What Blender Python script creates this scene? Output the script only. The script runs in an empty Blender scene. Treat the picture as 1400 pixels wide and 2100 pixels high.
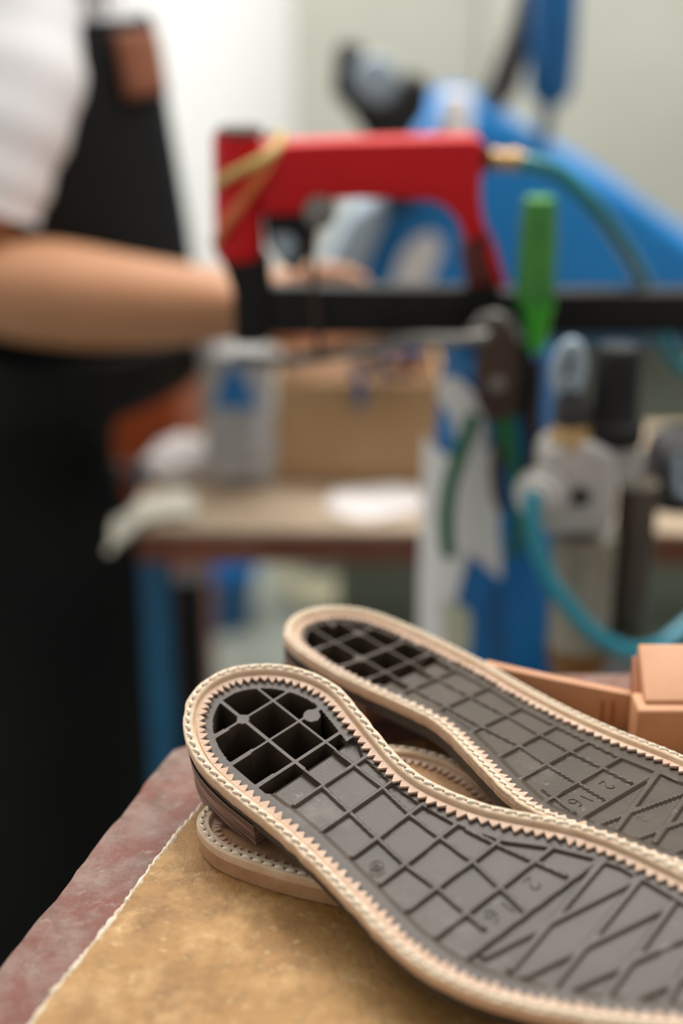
import bpy, bmesh, math, random
import numpy as np
from mathutils import Vector, Matrix
random.seed(4); rng = np.random.default_rng(4)
S = bpy.context.scene; C = S.collection
PI = math.pi
# ------------------------------------------------------------------ camera, world, lights
CAMZ = 1.25; TH = math.radians(22); FPX = 2917.0
cam = bpy.data.cameras.new('camera'); co = bpy.data.objects.new('camera', cam); C.objects.link(co)
co.location = (0, 0, CAMZ); co.rotation_euler = (PI/2 - TH, 0, 0)
cam.sensor_fit = 'VERTICAL'; cam.sensor_height = 36.0; cam.lens = 50.0; cam.clip_start = 0.01
cam.dof.use_dof = True; cam.dof.focus_distance = 0.487; cam.dof.aperture_fstop = 3.2; cam.dof.aperture_blades = 9
S.camera = co
S.view_settings.view_transform = 'Standard'; S.view_settings.look = 'None'
S.view_settings.gamma = 1; S.view_settings.use_curve_mapping = False; S.view_settings.exposure = 0.40
wd = bpy.data.worlds.new('world'); S.world = wd; wd.use_nodes = True
wd.node_tree.nodes['Background'].inputs[0].default_value = (1.0, 0.985, 0.96, 1)
wd.node_tree.nodes['Background'].inputs[1].default_value = 0.34
def area(name, loc, target, sx, sy, power, col=(1, 1, 1)):
    l = bpy.data.lights.new(name, 'AREA'); l.shape = 'RECTANGLE'; l.size = sx; l.size_y = sy; l.energy = power; l.color = col
    o = bpy.data.objects.new(name, l); C.objects.link(o); o.location = loc
    o.rotation_euler = (Vector(target) - Vector(loc)).to_track_quat('-Z', 'Y').to_euler()
    return o
area('window_daylight', (-0.9, 1.9, 2.75), (0.15, 0.5, 0.95), 1.8, 1.4, 22, (1.0, 0.99, 0.97))
area('ceiling_lamp', (0.5, 1.35, 2.7), (0.1, 1.15, 0.8), 1.4, 1.0, 30, (1.0, 0.98, 0.95))
area('wall_fill', (-0.6, 2.2, 3.0), (-0.5, 3.3, 1.3), 1.6, 0.8, 50, (1.0, 1.0, 0.98))  # added fill light, aimed at the back wall to bring it near white

# ------------------------------------------------------------------ measuring helpers
cT, sT = math.cos(TH), math.sin(TH)
def ray(px, py):
    x = (px-700)/FPX; y = (py-1050)/FPX
    return Vector((x, cT - y*sT, -sT - y*cT))
def P(px, py, D): return Vector((0, 0, CAMZ)) + ray(px, py)*D            # point at depth D from the camera
def W(px, py, Y):                                                        # point on the upright plane y = Y
    r = ray(px, py); return Vector((0, 0, CAMZ)) + r*(Y/r.y)
def G(px, py, Z):                                                        # point on the level plane z = Z
    r = ray(px, py); return Vector((0, 0, CAMZ)) + r*((Z-CAMZ)/r.z)
# ------------------------------------------------------------------ materials
def lin(c):
    c = c/255.0
    return c/12.92 if c <= 0.04045 else ((c+0.055)/1.055)**2.4
def hx(s): return (lin(int(s[0:2], 16)), lin(int(s[2:4], 16)), lin(int(s[4:6], 16)), 1)
def mat(name, a, b=None, scale=20, rough=0.6, bump=0.0, bscale=None, metal=0.0, stretch=None, lo=0.35, hi=0.65, extra=None, spec=0.5, coat=0.0, trans=0.0, detail=6, sheen=0.0, sss=0.0):
    m = bpy.data.materials.new(name); m.use_nodes = True
    nt = m.node_tree; N = nt.nodes; Lk = nt.links; bs = N['Principled BSDF']
    bs.inputs['Roughness'].default_value = rough; bs.inputs['Metallic'].default_value = metal
    bs.inputs['Specular IOR Level'].default_value = spec; bs.inputs['Coat Weight'].default_value = coat
    bs.inputs['Transmission Weight'].default_value = trans
    bs.inputs['Sheen Weight'].default_value = sheen
    if sss: bs.inputs['Subsurface Weight'].default_value = sss; bs.inputs['Subsurface Scale'].default_value = 0.01
    tc = N.new('ShaderNodeTexCoord'); mp = N.new('ShaderNodeMapping'); Lk.new(tc.outputs['Object'], mp.inputs['Vector'])
    if stretch: mp.inputs['Scale'].default_value = stretch
    def noise(sc, det=detail, rg=0.6):
        n = N.new('ShaderNodeTexNoise'); n.inputs['Scale'].default_value = sc; n.inputs['Detail'].default_value = det
        n.inputs['Roughness'].default_value = rg; Lk.new(mp.outputs['Vector'], n.inputs['Vector']); return n.outputs['Fac']
    def ramp(fac, l, h, c0=(0, 0, 0, 1), c1=(1, 1, 1, 1)):
        r = N.new('ShaderNodeValToRGB'); r.color_ramp.elements[0].position = l; r.color_ramp.elements[1].position = h
        r.color_ramp.elements[0].color = c0; r.color_ramp.elements[1].color = c1; Lk.new(fac, r.inputs['Fac']); return r.outputs['Color']
    col = None
    if b is None: bs.inputs['Base Color'].default_value = hx(a)
    else:
        col = ramp(noise(scale), lo, hi, hx(a), hx(b))
        for e in (extra or []):      # (colour, scale, lo, hi) further layers of stain or wear
            mx = N.new('ShaderNodeMixRGB'); Lk.new(ramp(noise(e[1], 8, 0.7), e[2], e[3]), mx.inputs['Fac'])
            Lk.new(col, mx.inputs['Color1']); mx.inputs['Color2'].default_value = hx(e[0]); col = mx.outputs['Color']
        Lk.new(col, bs.inputs['Base Color'])
    if bump:
        bp = N.new('ShaderNodeBump'); bp.inputs['Strength'].default_value = bump; bp.inputs['Distance'].default_value = 0.001
        Lk.new(noise(bscale or scale*3, 5), bp.inputs['Height']); Lk.new(bp.outputs['Normal'], bs.inputs['Normal'])
    return m
M = dict(
 rubber=mat('grey_rubber', '41362b', '4c4034', 60, 0.42, 0.15, 900, extra=[('6d655b', 28, 0.58, 0.80), ('aaa49e', 70, 0.63, 0.80)], spec=0.38),
 rubber_edge=mat('dark_rubber_edge', '322e2b', '3f3a36', 80, 0.5, 0.3, 600),
 stack=mat('stacked_heel', '503b32', 'b8917d', 120, 0.55, 0.5, 260, stretch=(0.2, 0.2, 10.0), lo=0.44, hi=0.62),
 leather=mat('raw_leather', 'dcbd9c', 'e8d0b2', 160, 0.72, 0.5, 1500, extra=[('eed8bd', 300, 0.58, 0.72)]),
 leather_in=mat('pink_leather', 'cda583', 'dcb99a', 180, 0.75, 0.5, 1500),
 tooth=mat('pinked_leather', 'd3b097', 'e2c5ae', 260, 0.8, 0.6, 1800),
 thread=mat('waxed_thread', 'e8d8bf', 'f4e8d4', 400, 0.55, 0.3, 2500),
 hole=mat('needle_hole', '5d4632'),
 layer=mat('lower_leather_layer', 'b58a62', 'c79d74', 120, 0.75, 0.6, 1300),
 insole=mat('brown_insole', '6d5034', '8c6d4c', 30, 0.6, 0.2, 500, extra=[('4a2c18', 22, 0.5, 0.7)]),
 board=mat('tan_board', '9a6f36', 'b98d54', 22, 0.62, 0.8, 420, lo=0.3, hi=0.7, extra=[('7c5528', 30, 0.50, 0.72), ('c89f68', 48, 0.50, 0.70), ('8a6a3c', 140, 0.52, 0.72), ('d2b483', 260, 0.58, 0.72), ('e2d6bd', 160, 0.68, 0.75), ('40311f', 520, 0.66, 0.72)]),
 board_edge=mat('frayed_board_edge', 'd8c2a0', 'f0e4cf', 300, 0.9, 0.8, 900),
 bench=mat('red_brown_paint', '652e1c', '793f2a', 22, 0.55, 0.6, 300, lo=0.3, hi=0.7, extra=[('84695c', 34, 0.46, 0.61), ('604436', 90, 0.52, 0.66), ('998477', 200, 0.57, 0.72), ('c6bbb4', 260, 0.66, 0.75), ('30241e', 420, 0.66, 0.73)]),
 benchwood=mat('bench_wood', '3a241a', '523326', 30, 0.7, 0.4),
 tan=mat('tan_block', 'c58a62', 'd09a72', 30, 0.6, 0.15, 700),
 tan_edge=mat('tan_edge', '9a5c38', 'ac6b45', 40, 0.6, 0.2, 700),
 red=mat('red_enamel', 'd00010', 'd80a16', 5, 0.45, spec=0.35),
 darkred=mat('dark_red_casting', '4a1310', '65201a', 30, 0.5),
 black=mat('black_steel', '0c0b09', '14120f', 20, 0.45, spec=0.3),
 blackmat=mat('matt_black', '0d0d0d', '171716', 20, 0.7),
 steel=mat('grey_steel', '77756f', '918e88', 30, 0.4, metal=0.6),
 brass=mat('old_brass', 'b28a55', 'cfab78', 50, 0.4, metal=0.5),
 orangeband=mat('orange_rubber', 'c4602a', 'd27433', 60, 0.55),
 yellowband=mat('yellow_rubber', 'b7a052', 'c8b26a', 60, 0.55),
 green=mat('green_plastic', '2f7d2c', '3f8f36', 25, 0.35, extra=[('7c6f52', 40, 0.55, 0.7)]),
 greenclear=mat('bright_green_plastic', '2fa51b', '45b522', 20, 0.25, coat=0.4),
 darkgreen=mat('dark_green_grip', '0c5a34', '116b3d', 30, 0.4),
 rust=mat('rusty_brown_steel', '33231a', '4b3325', 40, 0.6, 0.3),
 teal=mat('teal_hose', '1590a8', '1f9fb5', 20, 0.28, coat=0.5),
 tealdark=mat('dark_teal_hose', '04757f', '08838c', 20, 0.3, coat=0.4),
 blue=mat('blue_enamel', '0074bd', '087ec4', 4, 0.45),
 bluecan=mat('blue_print', '0069ae', '0779bd', 10, 0.42),
 bluedark=mat('deep_blue_print', '00548c', '03609a', 10, 0.45),
 white=mat('white_print', 'e4e1df', 'efedeb', 20, 0.55),
 label=mat('pale_label', 'aebfae', 'd6c9a8', 60, 0.6),
 cast=mat('cast_aluminium', 'b5b2ac', 'cbc7c1', 40, 0.45, 0.2, metal=0.15),
 bowl=mat('smoky_bowl', '948b7b', 'b0a795', 18, 0.2, extra=[('6e5f49', 12, 0.45, 0.7)], coat=0.4),
 oil=mat('amber_oil', '6d4310', '8a5a1c', 30, 0.15, coat=0.5),
 bowl_dark=mat('brown_smoky_bowl', '3c2e1c', '52422c', 18, 0.25, coat=0.4),
 grey=mat('dark_grey_plastic', '2c2a29', '3a3836', 30, 0.5),
 wood=mat('pale_worn_wood', 'a08a70', 'b8a48a', 14, 0.7, 0.3, stretch=(1, 4, 4), extra=[('8b6a4e', 20, 0.55, 0.75)]),
 brown=mat('brown_edge', '743f2a', '8f553b', 16, 0.7, 0.3, extra=[('8e7468', 40, 0.55, 0.7)]),
 bluesteel=mat('blue_painted_steel', '0c577c', '106a92', 20, 0.5),
 card=mat('cardboard', 'b08d63', 'bc996e', 8, 0.85, 0.1),
 cardin=mat('cardboard_inside', '6d4d33', '7d5b3e', 8, 0.9),
 paper=mat('white_paper', 'd6cfcb', 'e6e0dc', 20, 0.85),
 cloth=mat('cream_cloth', 'cfcab8', 'dedac9', 20, 0.9),
 bag=mat('grey_plastic_bag', '9b9b98', 'bab8b4', 20, 0.35, 0.6, 40),
 bagblue=mat('blue_bag_print', '04609c', '0a6fae', 20, 0.4),
 chest=mat('orange_brown_wood', '8a3708', 'a0460f', 8, 0.5),
 skin=mat('skin', 'b78059', 'c08a63', 12, 0.5, 0.1, 300, sss=0.08),
 tshirt=mat('white_cotton', 'efedec', 'f6f4f4', 8, 0.9, 0.2, 60),
 apron=mat('black_leather_apron', '111111', '181817', 6, 0.65, 0.3, 30, spec=0.2),
 trouser=mat('black_cotton', '060606', '090909', 8, 0.9, 0.3, 30, spec=0.1),
 patch=mat('brown_leather_patch', '80492f', '8e5539', 30, 0.6),
 hair=mat('black_hair', '120e0c', '1c1512', 80, 0.6, 0.5, 400),
 wall=mat('white_wall', 'eeeeec', 'f2f2f0', 2, 0.9),
 floor=mat('grey_green_floor', '74786f', '83877d', 5, 0.7, 0.1, extra=[('666a62', 3, 0.5, 0.7)]),
 cabinet=mat('pale_grey_metal', 'b6b6a9', 'c0c0b3', 3, 0.6),
 greygreen=mat('grey_green_metal', '6f7564', '7b8170', 4, 0.55),
 lgrey=mat('light_grey_metal', '93a5b3', 'a3b3be', 5, 0.5),
 coil=mat('cream_cord', '9a957c', 'aca78d', 40, 0.8),
)
# ------------------------------------------------------------------ mesh helpers
def link(name, verts, faces, m, parent=None, smooth=True, auto=None):
    me = bpy.data.meshes.new(name); me.from_pydata([tuple(v) for v in verts], [], [tuple(f) for f in faces]); me.update()
    o = bpy.data.objects.new(name, me); C.objects.link(o)
    me.materials.append(M[m])
    if smooth: me.polygons.foreach_set('use_smooth', [True]*len(me.polygons))
    if auto is not None: sharp(me, auto)
    if parent: o.parent = parent
    return o
def sharp(me, deg):
    bm = bmesh.new(); bm.from_mesh(me); bmesh.ops.recalc_face_normals(bm, faces=bm.faces)
    for e in bm.edges:
        if len(e.link_faces) == 2 and e.calc_face_angle(0) > math.radians(deg): e.smooth = False
    bm.to_mesh(me); bm.free()
def thing(name, label, cat, loc=(0, 0, 0), group=None):
    o = bpy.data.objects.new(name, None); C.objects.link(o); o.location = loc; o.empty_display_size = 0.02
    o['label'] = label; o['category'] = cat
    if group: o['group'] = group
    return o
def tag(o, label, cat, group=None):
    o['label'] = label; o['category'] = cat
    if group: o['group'] = group
    return o
def struct(o): o['kind'] = 'structure'; return o
class MB:
    def __init__(s): s.v = []; s.f = []
    def add(s, v, f):
        n = len(s.v); s.v += [Vector(a) for a in v]; s.f += [[i+n for i in q] for q in f]; return s
    def tube(s, pts, rad, seg=16, closed=False, sx=1.0):
        pts = [Vector(p) for p in pts]; n = len(pts)
        if not hasattr(rad, '__len__'): rad = [rad]*n
        T = []
        for i in range(n):
            a = pts[(i-1) % n] if (closed or i > 0) else pts[0]; b = pts[(i+1) % n] if (closed or i < n-1) else pts[-1]
            T.append((b-a).normalized())
        up = Vector((0, 0, 1)) if abs(T[0].z) < 0.9 else Vector((0, 1, 0))
        nx = (up - T[0]*up.dot(T[0])).normalized(); rings = []
        for i in range(n):
            nx = (nx - T[i]*nx.dot(T[i])).normalized(); ny = T[i].cross(nx)
            rings.append([pts[i] + (nx*math.cos(2*PI*k/seg) + ny*math.sin(2*PI*k/seg)*sx)*rad[i] for k in range(seg)])
        v = [p for r in rings for p in r]; f = []
        for i in range(n if closed else n-1):
            j = (i+1) % n
            for k in range(seg): f.append((i*seg+k, i*seg+(k+1) % seg, j*seg+(k+1) % seg, j*seg+k))
        if not closed: f.append(tuple(range(seg))[::-1]); f.append(tuple((n-1)*seg+k for k in range(seg)))
        return s.add(v, f)
    def lathe(s, base, axis, prof, seg=32):       # prof: (height, radius)
        axis = Vector(axis).normalized(); base = Vector(base)
        up = Vector((1, 0, 0)) if abs(axis.x) < 0.9 else Vector((0, 1, 0))
        a = (up - axis*up.dot(axis)).normalized(); b = axis.cross(a); n = len(prof)
        v = [base + axis*h + (a*math.cos(2*PI*k/seg) + b*math.sin(2*PI*k/seg))*max(r, 1e-5) for h, r in prof for k in range(seg)]
        f = [(i*seg+k, i*seg+(k+1) % seg, (i+1)*seg+(k+1) % seg, (i+1)*seg+k) for i in range(n-1) for k in range(seg)]
        f += [tuple(range(seg))[::-1], tuple((n-1)*seg+k for k in range(seg))]
        return s.add(v, f)
    def prism(s, pts, vec):                       # polygon (3D points) swept along vec
        n = len(pts); vec = Vector(vec); v = [Vector(p) for p in pts] + [Vector(p)+vec for p in pts]
        return s.add(v, [tuple(range(n))[::-1], tuple(range(n, 2*n))] + [(i, (i+1) % n, n+(i+1) % n, n+i) for i in range(n)])
    def box(s, lo, hi):
        x0, y0, z0 = lo; x1, y1, z1 = hi
        return s.prism([(x0, y0, z0), (x1, y0, z0), (x1, y0, z1), (x0, y0, z1)], (0, y1-y0, 0))
    def build(s, name, m, parent=None, bevel=0.0, seg=3, auto=40, smooth=True):
        me = bpy.data.meshes.new(name); me.from_pydata([tuple(a) for a in s.v], [], [tuple(q) for q in s.f]); me.update()
        bm = bmesh.new(); bm.from_mesh(me); bmesh.ops.recalc_face_normals(bm, faces=bm.faces)
        if bevel:
            ed = [e for e in bm.edges if len(e.link_faces) == 2 and e.calc_face_angle(0) > math.radians(25)]
            bmesh.ops.bevel(bm, geom=ed, offset=bevel, segments=seg, affect='EDGES', profile=0.5, clamp_overlap=True)
        for e in bm.edges:
            if len(e.link_faces) == 2 and e.calc_face_angle(0) > math.radians(auto): e.smooth = False
        for fc in bm.faces: fc.smooth = smooth
        bm.to_mesh(me); bm.free()
        o = bpy.data.objects.new(name, me); C.objects.link(o); me.materials.append(M[m])
        if parent: o.parent = parent; o.matrix_parent_inverse = Matrix.Translation(parent.location).inverted()
        return o
def crv(pts, n=40, closed=False):
    pts = [Vector(p) for p in pts]; m = len(pts); out = []
    segs = m if closed else m-1; k = max(2, n//segs)
    for i in range(segs):
        g = (lambda j: pts[j % m]) if closed else (lambda j: pts[min(max(j, 0), m-1)])
        p0, p1, p2, p3 = g(i-1), g(i), g(i+1), g(i+2)
        for q in range(k):
            t = q/k
            out.append(0.5*((2*p1) + (p2-p0)*t + (2*p0-5*p1+4*p2-p3)*t*t + (3*p1-p0-3*p2+p3)*t**3))
    if not closed: out.append(pts[-1])
    return out
def PYs(pts, Y): return [W(x, y, Y) for x, y in pts]
def pxm(py, Y):                                   # metres per pixel on plane Y at row py
    return (Y/ray(700, py).y)/FPX
def VL(mb, cx, prof, Y, seg=32):                  # upright lathe from (row, radius in px)
    rows = sorted(prof, key=lambda q: -q[0]); b = W(cx, rows[0][0], Y)
    return mb.lathe(b, (0, 0, 1), [(W(cx, y, Y).z-b.z, r*pxm(y, Y)) for y, r in rows], seg)

# ================================================================== SETTING
f = MB(); f.box((-3.0, -0.6, -0.05), (3.0, 3.4, 0.0)); struct(f.build('floor', 'floor'))
f = MB(); f.box((-3.0, 3.3, 0.0), (3.0, 3.4, 3.2)); struct(f.build('wall_back', 'wall'))
f = MB(); f.box((-3.1, -0.6, 0.0), (-3.0, 3.4, 3.2)); struct(f.build('wall_left', 'wall'))
f = MB(); f.box((-3.0, 3.28, 0.0), (3.0, 3.3, 0.1)); struct(f.build('baseboard_back', 'cabinet', bevel=0.004))

# ================================================================== WORKBENCH
BZ = 0.950; TZ = 0.957
bench = thing('workbench', 'worn red-brown painted workbench with a chipped corner under the shoe soles', 'workbench', (0.25, 0.28, 0))
edge = [(-0.16, 0.19), (-0.1085, 0.357)]
E0 = Vector((-0.1085, 0.357)); E1 = Vector((-0.069, 0.487))
for i in range(1, 24):
    p = E0.lerp(E1, i/24); edge.append((p.x + random.uniform(-.0006, .0006), p.y))
edge += [(-0.0686, 0.4865), (-0.0672, 0.4905), (-0.0615, 0.494), (-0.056, 0.499), (-0.048, 0.52), (-0.035, 0.545), (-0.02, 0.552), (0.3, 0.556), (0.72, 0.56), (0.72, 0.02), (-0.21, 0.02)]
t = MB(); t.prism([(x, y, BZ) for x, y in edge], (0, 0, -0.03)); t.build('tabletop', 'bench', bench, bevel=0.0015, seg=2)
for x, y in ((-0.02, 0.40), (0.66, 0.50), (0.66, 0.08), (-0.1, 0.08)):
    l = MB(); l.box((x-0.025, y-0.025, 0), (x+0.025, y+0.025, BZ-0.03)); l.build('leg', 'benchwood', bench, bevel=0.003)
l = MB(); l.box((-0.02, 0.07, 0.84), (0.66, 0.09, 0.92)); l.build('apron_rail', 'benchwood', bench)
l = MB(); l.box((-0.02, 0.49, 0.84), (0.66, 0.51, 0.92))
board = thing('cutting_board', 'tan stained fibre board with a frayed pale edge lying on the bench', 'board', (0.2, 0.25, BZ))
bp = []
B0 = Vector((-0.101, 0.296)); B1 = Vector((-0.0505, 0.4425))
for i in range(40):
    p = B0.lerp(B1, i/39); bp.append((p.x + random.uniform(-.00018, .00018) + 0.0005*math.sin(i*.37), p.y))
bp += [(-0.046, 0.449), (-0.02, 0.475), (0.1, 0.50), (0.55, 0.50), (0.55, 0.03), (-0.18, 0.03)]
t = MB(); t.prism([(x, y, TZ) for x, y in bp], (0, 0, -(TZ-BZ)+0.0002)); t.build('sheet', 'board', board)
rim = [Vector((x-0.0004, y, TZ-0.0006)) for x, y in bp[:41]]
pts = []
for i in range(len(rim)-1):
    for k in range(3): pts.append(rim[i].lerp(rim[i+1], k/3) + Vector((random.uniform(-.0003, .0003), 0, random.uniform(-.0002, .0003))))
t = MB(); t.tube(pts, [0.0008+random.uniform(-.0003, .0004) for _ in pts], 7); t.build('frayed_edge', 'board_edge', board)['label'] = 'pale frayed edge'

# ================================================================== SHOE SOLES
def w_(u, a=.02, b=.09, m=.14):
    u = np.asarray(u, float)
    r = np.where(u < a, 0, np.where(u < b, m*(u-a)**2/(2*(b-a)), m*(u-a-(b-a)/2)))
    return r + np.where(u > .16, 0.9*(u-.16)**2, 0)
def dw_(u):
    e = 1e-5; return (w_(u+e)-w_(u-e))/(2*e)
def bend(u, v, h, flat=False):
    u = np.asarray(u, float); v = np.asarray(v, float); h = np.asarray(h, float)+0*u
    if flat: return np.stack([u, v, h], -1)
    return np.stack([u - h*dw_(u), v, w_(u)+h], -1)
def outline(ctrl, n=720):
    c = crv([Vector((a/1000, b/1000, 0)) for a, b in ctrl], 1200, True)
    c = np.array([(p.x, p.y) for p in c])
    def resample(c):
        d = np.r_[0, np.cumsum(np.linalg.norm(np.diff(np.r_[c, c[:1]], axis=0), axis=1))]
        s = np.linspace(0, d[-1], n, endpoint=False); cc = np.r_[c, c[:1]]
        return np.stack([np.interp(s, d, cc[:, 0]), np.interp(s, d, cc[:, 1])], -1)
    c = resample(c)
    k = np.exp(-np.linspace(-2, 2, 19)**2); k /= k.sum()
    for _ in range(2):
        c = np.stack([np.convolve(np.r_[c[-9:, j], c[:, j], c[:9, j]], k, 'valid') for j in (0, 1)], -1)
    c = resample(c)
    a = np.sum(c[:, 0]*np.roll(c[:, 1], -1) - np.roll(c[:, 0], -1)*c[:, 1])
    if a < 0: c = c[::-1].copy()
    t = np.roll(c, -1, 0)-np.roll(c, 1, 0); t /= np.linalg.norm(t, axis=1)[:, None]
    nrm = np.stack([-t[:, 1], t[:, 0]], -1)       # inward
    L = np.linalg.norm(np.roll(c, -1, 0)-c, axis=1).sum()
    return c, nrm, L
def sweep(c, nrm, prof, flat=False, jit=None):    # closed cross-section (d, h) round the outline
    n = len(c); m = len(prof); V = []
    for j, (d, h) in enumerate(prof):
        dd = d + (jit[j] if jit is not None else 0)
        q = c + nrm*np.asarray(dd).reshape(-1, 1) if np.ndim(dd) else c + nrm*dd
        V.append(bend(q[:, 0], q[:, 1], h, flat))
    V = np.stack(V, 1).reshape(-1, 3)
    F = [(i*m+j, ((i+1) % n)*m+j, ((i+1) % n)*m+(j+1) % m, i*m+(j+1) % m) for i in range(n) for j in range(m)]
    return V, F
def teeth(c, nrm, L, pitch=.0036, d0=.0046, d1=.0079, flat=False, top=.0013, bot=.0002):
    n = len(c); nt = int(L/pitch); V = []; F = []
    def at(s, d):
        x = (s % 1.0)*n; i = int(x) % n; j = (i+1) % n; t = x-int(x)
        return (c[i]*(1-t)+c[j]*t) + (nrm[i]*(1-t)+nrm[j]*t)*d
    for k in range(nt):
        a = k/nt; b = (k+1)/nt; mid = (a+b)/2 + random.uniform(-.1, .1)/nt; tip = d1 + random.uniform(-.0005, .0004); lift = random.uniform(-.0002, .0006)
        w = .42/nt
        loop = [(a, d0), (b, d0), (b-.02/nt, d0+.0009), (mid+.10/nt, tip-.0004), (mid, tip), (mid-.12/nt, tip-.0003), (a+.02/nt, d0+.0009)]
        base = len(V)
        for hh in (top, bot):
            for (s, d) in loop:
                p = at(s, d); k2 = max(0, (d-d0)/(d1-d0)); V.append(bend(p[0], p[1], hh + lift*k2 - (0.0003*k2 if hh == top else 0), flat))
        m = len(loop); F.append(tuple(base+i for i in range(m))); F.append(tuple(base+m+i for i in range(m))[::-1])
        for i in range(m): F.append((base+i, base+m+i, base+m+(i+1) % m, base+(i+1) % m))
    return V, F
def stitches(c, nrm, L, pitch=.0042, d=.0018, h=.0033, flat=False, r=.00068, slant=.0006):
    n = len(c); ns = int(L/pitch); mb = MB(); hb = MB()
    def at(s, d):
        x = (s % 1.0)*n; i = int(x) % n; j = (i+1) % n; t = x-int(x)
        return (c[i]*(1-t)+c[j]*t) + (nrm[i]*(1-t)+nrm[j]*t)*d
    for k in range(ns):
        a = (k+.11)/ns; b = (k+.89)/ns; pts = []; rad = []
        for q in range(7):
            t = q/6; p = at(a+(b-a)*t, d + slant*(t-.5)*2)
            pts.append(bend(p[0], p[1], h - .0008 + .0008*math.sin(PI*t)**.6, flat)); rad.append(r*(.55+.5*math.sin(PI*t)**.5))
        mb.tube(pts, rad, 7)
        p = at((k)/ns, d); q = bend(p[0], p[1], h-.0003, flat); hb.lathe(q, (0, 0, 1), [(0, .00042), (.0004, .0004)], 7)
    return mb, hb
def segd(u, v, s):
    (a, b), (c, d) = s; dx, dy = c-a, d-b; t = np.clip(((u-a)*dx+(v-b)*dy)/(dx*dx+dy*dy), 0, 1)
    return np.hypot(u-a-t*dx, v-b-t*dy)
def plate(c, nrm, spec, step=.00042):
    u0, u1 = c[:, 0].min(), c[:, 0].max(); v0, v1 = c[:, 1].min(), c[:, 1].max()
    us = np.arange(u0, u1+step, step); vs = np.arange(v0, v1+step, step)
    Ug, Vg = np.meshgrid(us, vs, indexing='ij'); pt = np.stack([Ug.ravel(), Vg.ravel()], -1)
    best = np.full(len(pt), 9.0); sign = np.zeros(len(pt)); cc = c[::3]; nn = nrm[::3]
    for i in range(len(cc)):
        dx = pt[:, 0]-cc[i, 0]; dy = pt[:, 1]-cc[i, 1]; d2 = np.hypot(dx, dy); m = d2 < best
        best = np.where(m, d2, best); sign = np.where(m, dx*nn[i, 0]+dy*nn[i, 1], sign)
    D = np.where(sign > 0, np.minimum(best, sign+.0), -best).reshape(Ug.shape)*1000
    u = Ug*1000; v = Vg*1000
    if spec['flip']: pass
    ss = lambda x, a, b: np.clip((x-a)/(b-a), 0, 1)**2*(3-2*np.clip((x-a)/(b-a), 0, 1))
    hu = spec['hu']; h = np.zeros_like(u)
    # heel wells
    ribs = np.full_like(u, 99.)
    for uu in (0, 1, 2): ribs = np.minimum(ribs, np.abs(u-hu[uu]) - (0.75+.35*ss(np.abs(v-7), 12, 20)))
    for vv in spec['hv']: ribs = np.minimum(ribs, np.abs(v-vv)-0.65 - .0*u)
    for (bu, bv, br) in spec['boss']: ribs = np.minimum(ribs, np.hypot(u-bu, v-bv)-br)
    e = np.minimum(np.minimum(ribs, D-spec['wd']), hu[2]+5.0-u)
    h = -np.minimum(np.clip(e*34, 0, None), np.maximum(20.0-.19*u, 6))
    # sunk floor with its ribs
    far = spec['far']; fv = np.interp(u, [a for a, b in far], [b for a, b in far])
    near = D if not spec['flip'] else D
    wall = ss(fv - v, 0, .55); ramp = ss(v-(fv-(36 if u is None else 33)), 0, 6)
    neard = ss(np.where(v < fv-12, D, 30), 10.5, 14.0)
    fl = wall*neard
    r = np.full_like(u, 99.)
    for s in spec['T']: r = np.minimum(r, segd(u, v, s)-.6)
    for s in spec['Lr']: r = np.minimum(r, segd(u, v, s)-.42)
    for s in spec['X']: r = np.minimum(r, segd(u, v, s)-.8)
    rib = 1-ss(r, 0, .75)
    raised = np.zeros_like(u)
    for s in spec['T']: raised = np.maximum(raised, 1-ss(segd(u, v, s)-.35, 0, .7))
    floorh = -1.05*fl
    h2 = floorh*(1-rib) + .22*raised
    zone = (u > hu[2]+5.0)
    slot = -1.0*(1-ss(u, hu[2]+12, hu[2]+16))*fl*(1-rib)
    h = np.where(zone & (D > 5), h2+slot, h)
    # keep the well ribs running over the start of the floor
    h = np.where((ribs < 0) & (u < hu[2]+14) & (u > hu[2]) & (D > spec['wd']-1), np.maximum(h, -.3), h)
    h = np.where(D < 4, 0, h)
    keep = D > 3.2
    Z = bend(Ug, Vg, h/1000)
    idx = -np.ones(u.shape, int); nz, mz = u.shape
    fk = keep[:-1, :-1] & keep[1:, :-1] & keep[:-1, 1:] & keep[1:, 1:]
    used = np.zeros_like(keep); used[:-1, :-1] |= fk; used[1:, :-1] |= fk; used[:-1, 1:] |= fk; used[1:, 1:] |= fk
    idx[used] = np.arange(used.sum()); V = Z[used]
    I, J = np.nonzero(fk); F = np.stack([idx[I, J], idx[I+1, J], idx[I+1, J+1], idx[I, J+1]], -1)
    return V, F
GLY = {'1': [[(0, 0), (0, 1)], [(0, 1), (-.2, .8)]],
       '6': [[(.28, .95), (-.05, .95), (-.28, .55), (-.28, .2), (-.1, 0), (.15, 0), (.3, .2), (.2, .45), (-.1, .5), (-.27, .3)]],
       '2': [[(-.28, .75), (-.15, .97), (.12, .98), (.28, .78), (.2, .5), (-.28, 0), (.3, 0)]],
       'o': [[(.55*math.cos(a*PI/8), .5+.55*math.sin(a*PI/8)) for a in range(17)]]}
def numeral(ch, u, v, size, h, name, par, r=.00017):
    mb = MB()
    for g in ch:
        for st in GLY[g]:
            pts = [Vector((float(a[0]), float(a[1]), 0)) for a in st]
            if len(pts) > 3: pts = crv(pts, 24)
            mb.tube([bend(u+(p.y-.5)*size, v - p.x*size, h) for p in pts], r, 6)
    o = mb.build(name, 'rubber', par); o.matrix_parent_inverse = Matrix.Identity(4)
    return o
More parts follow.
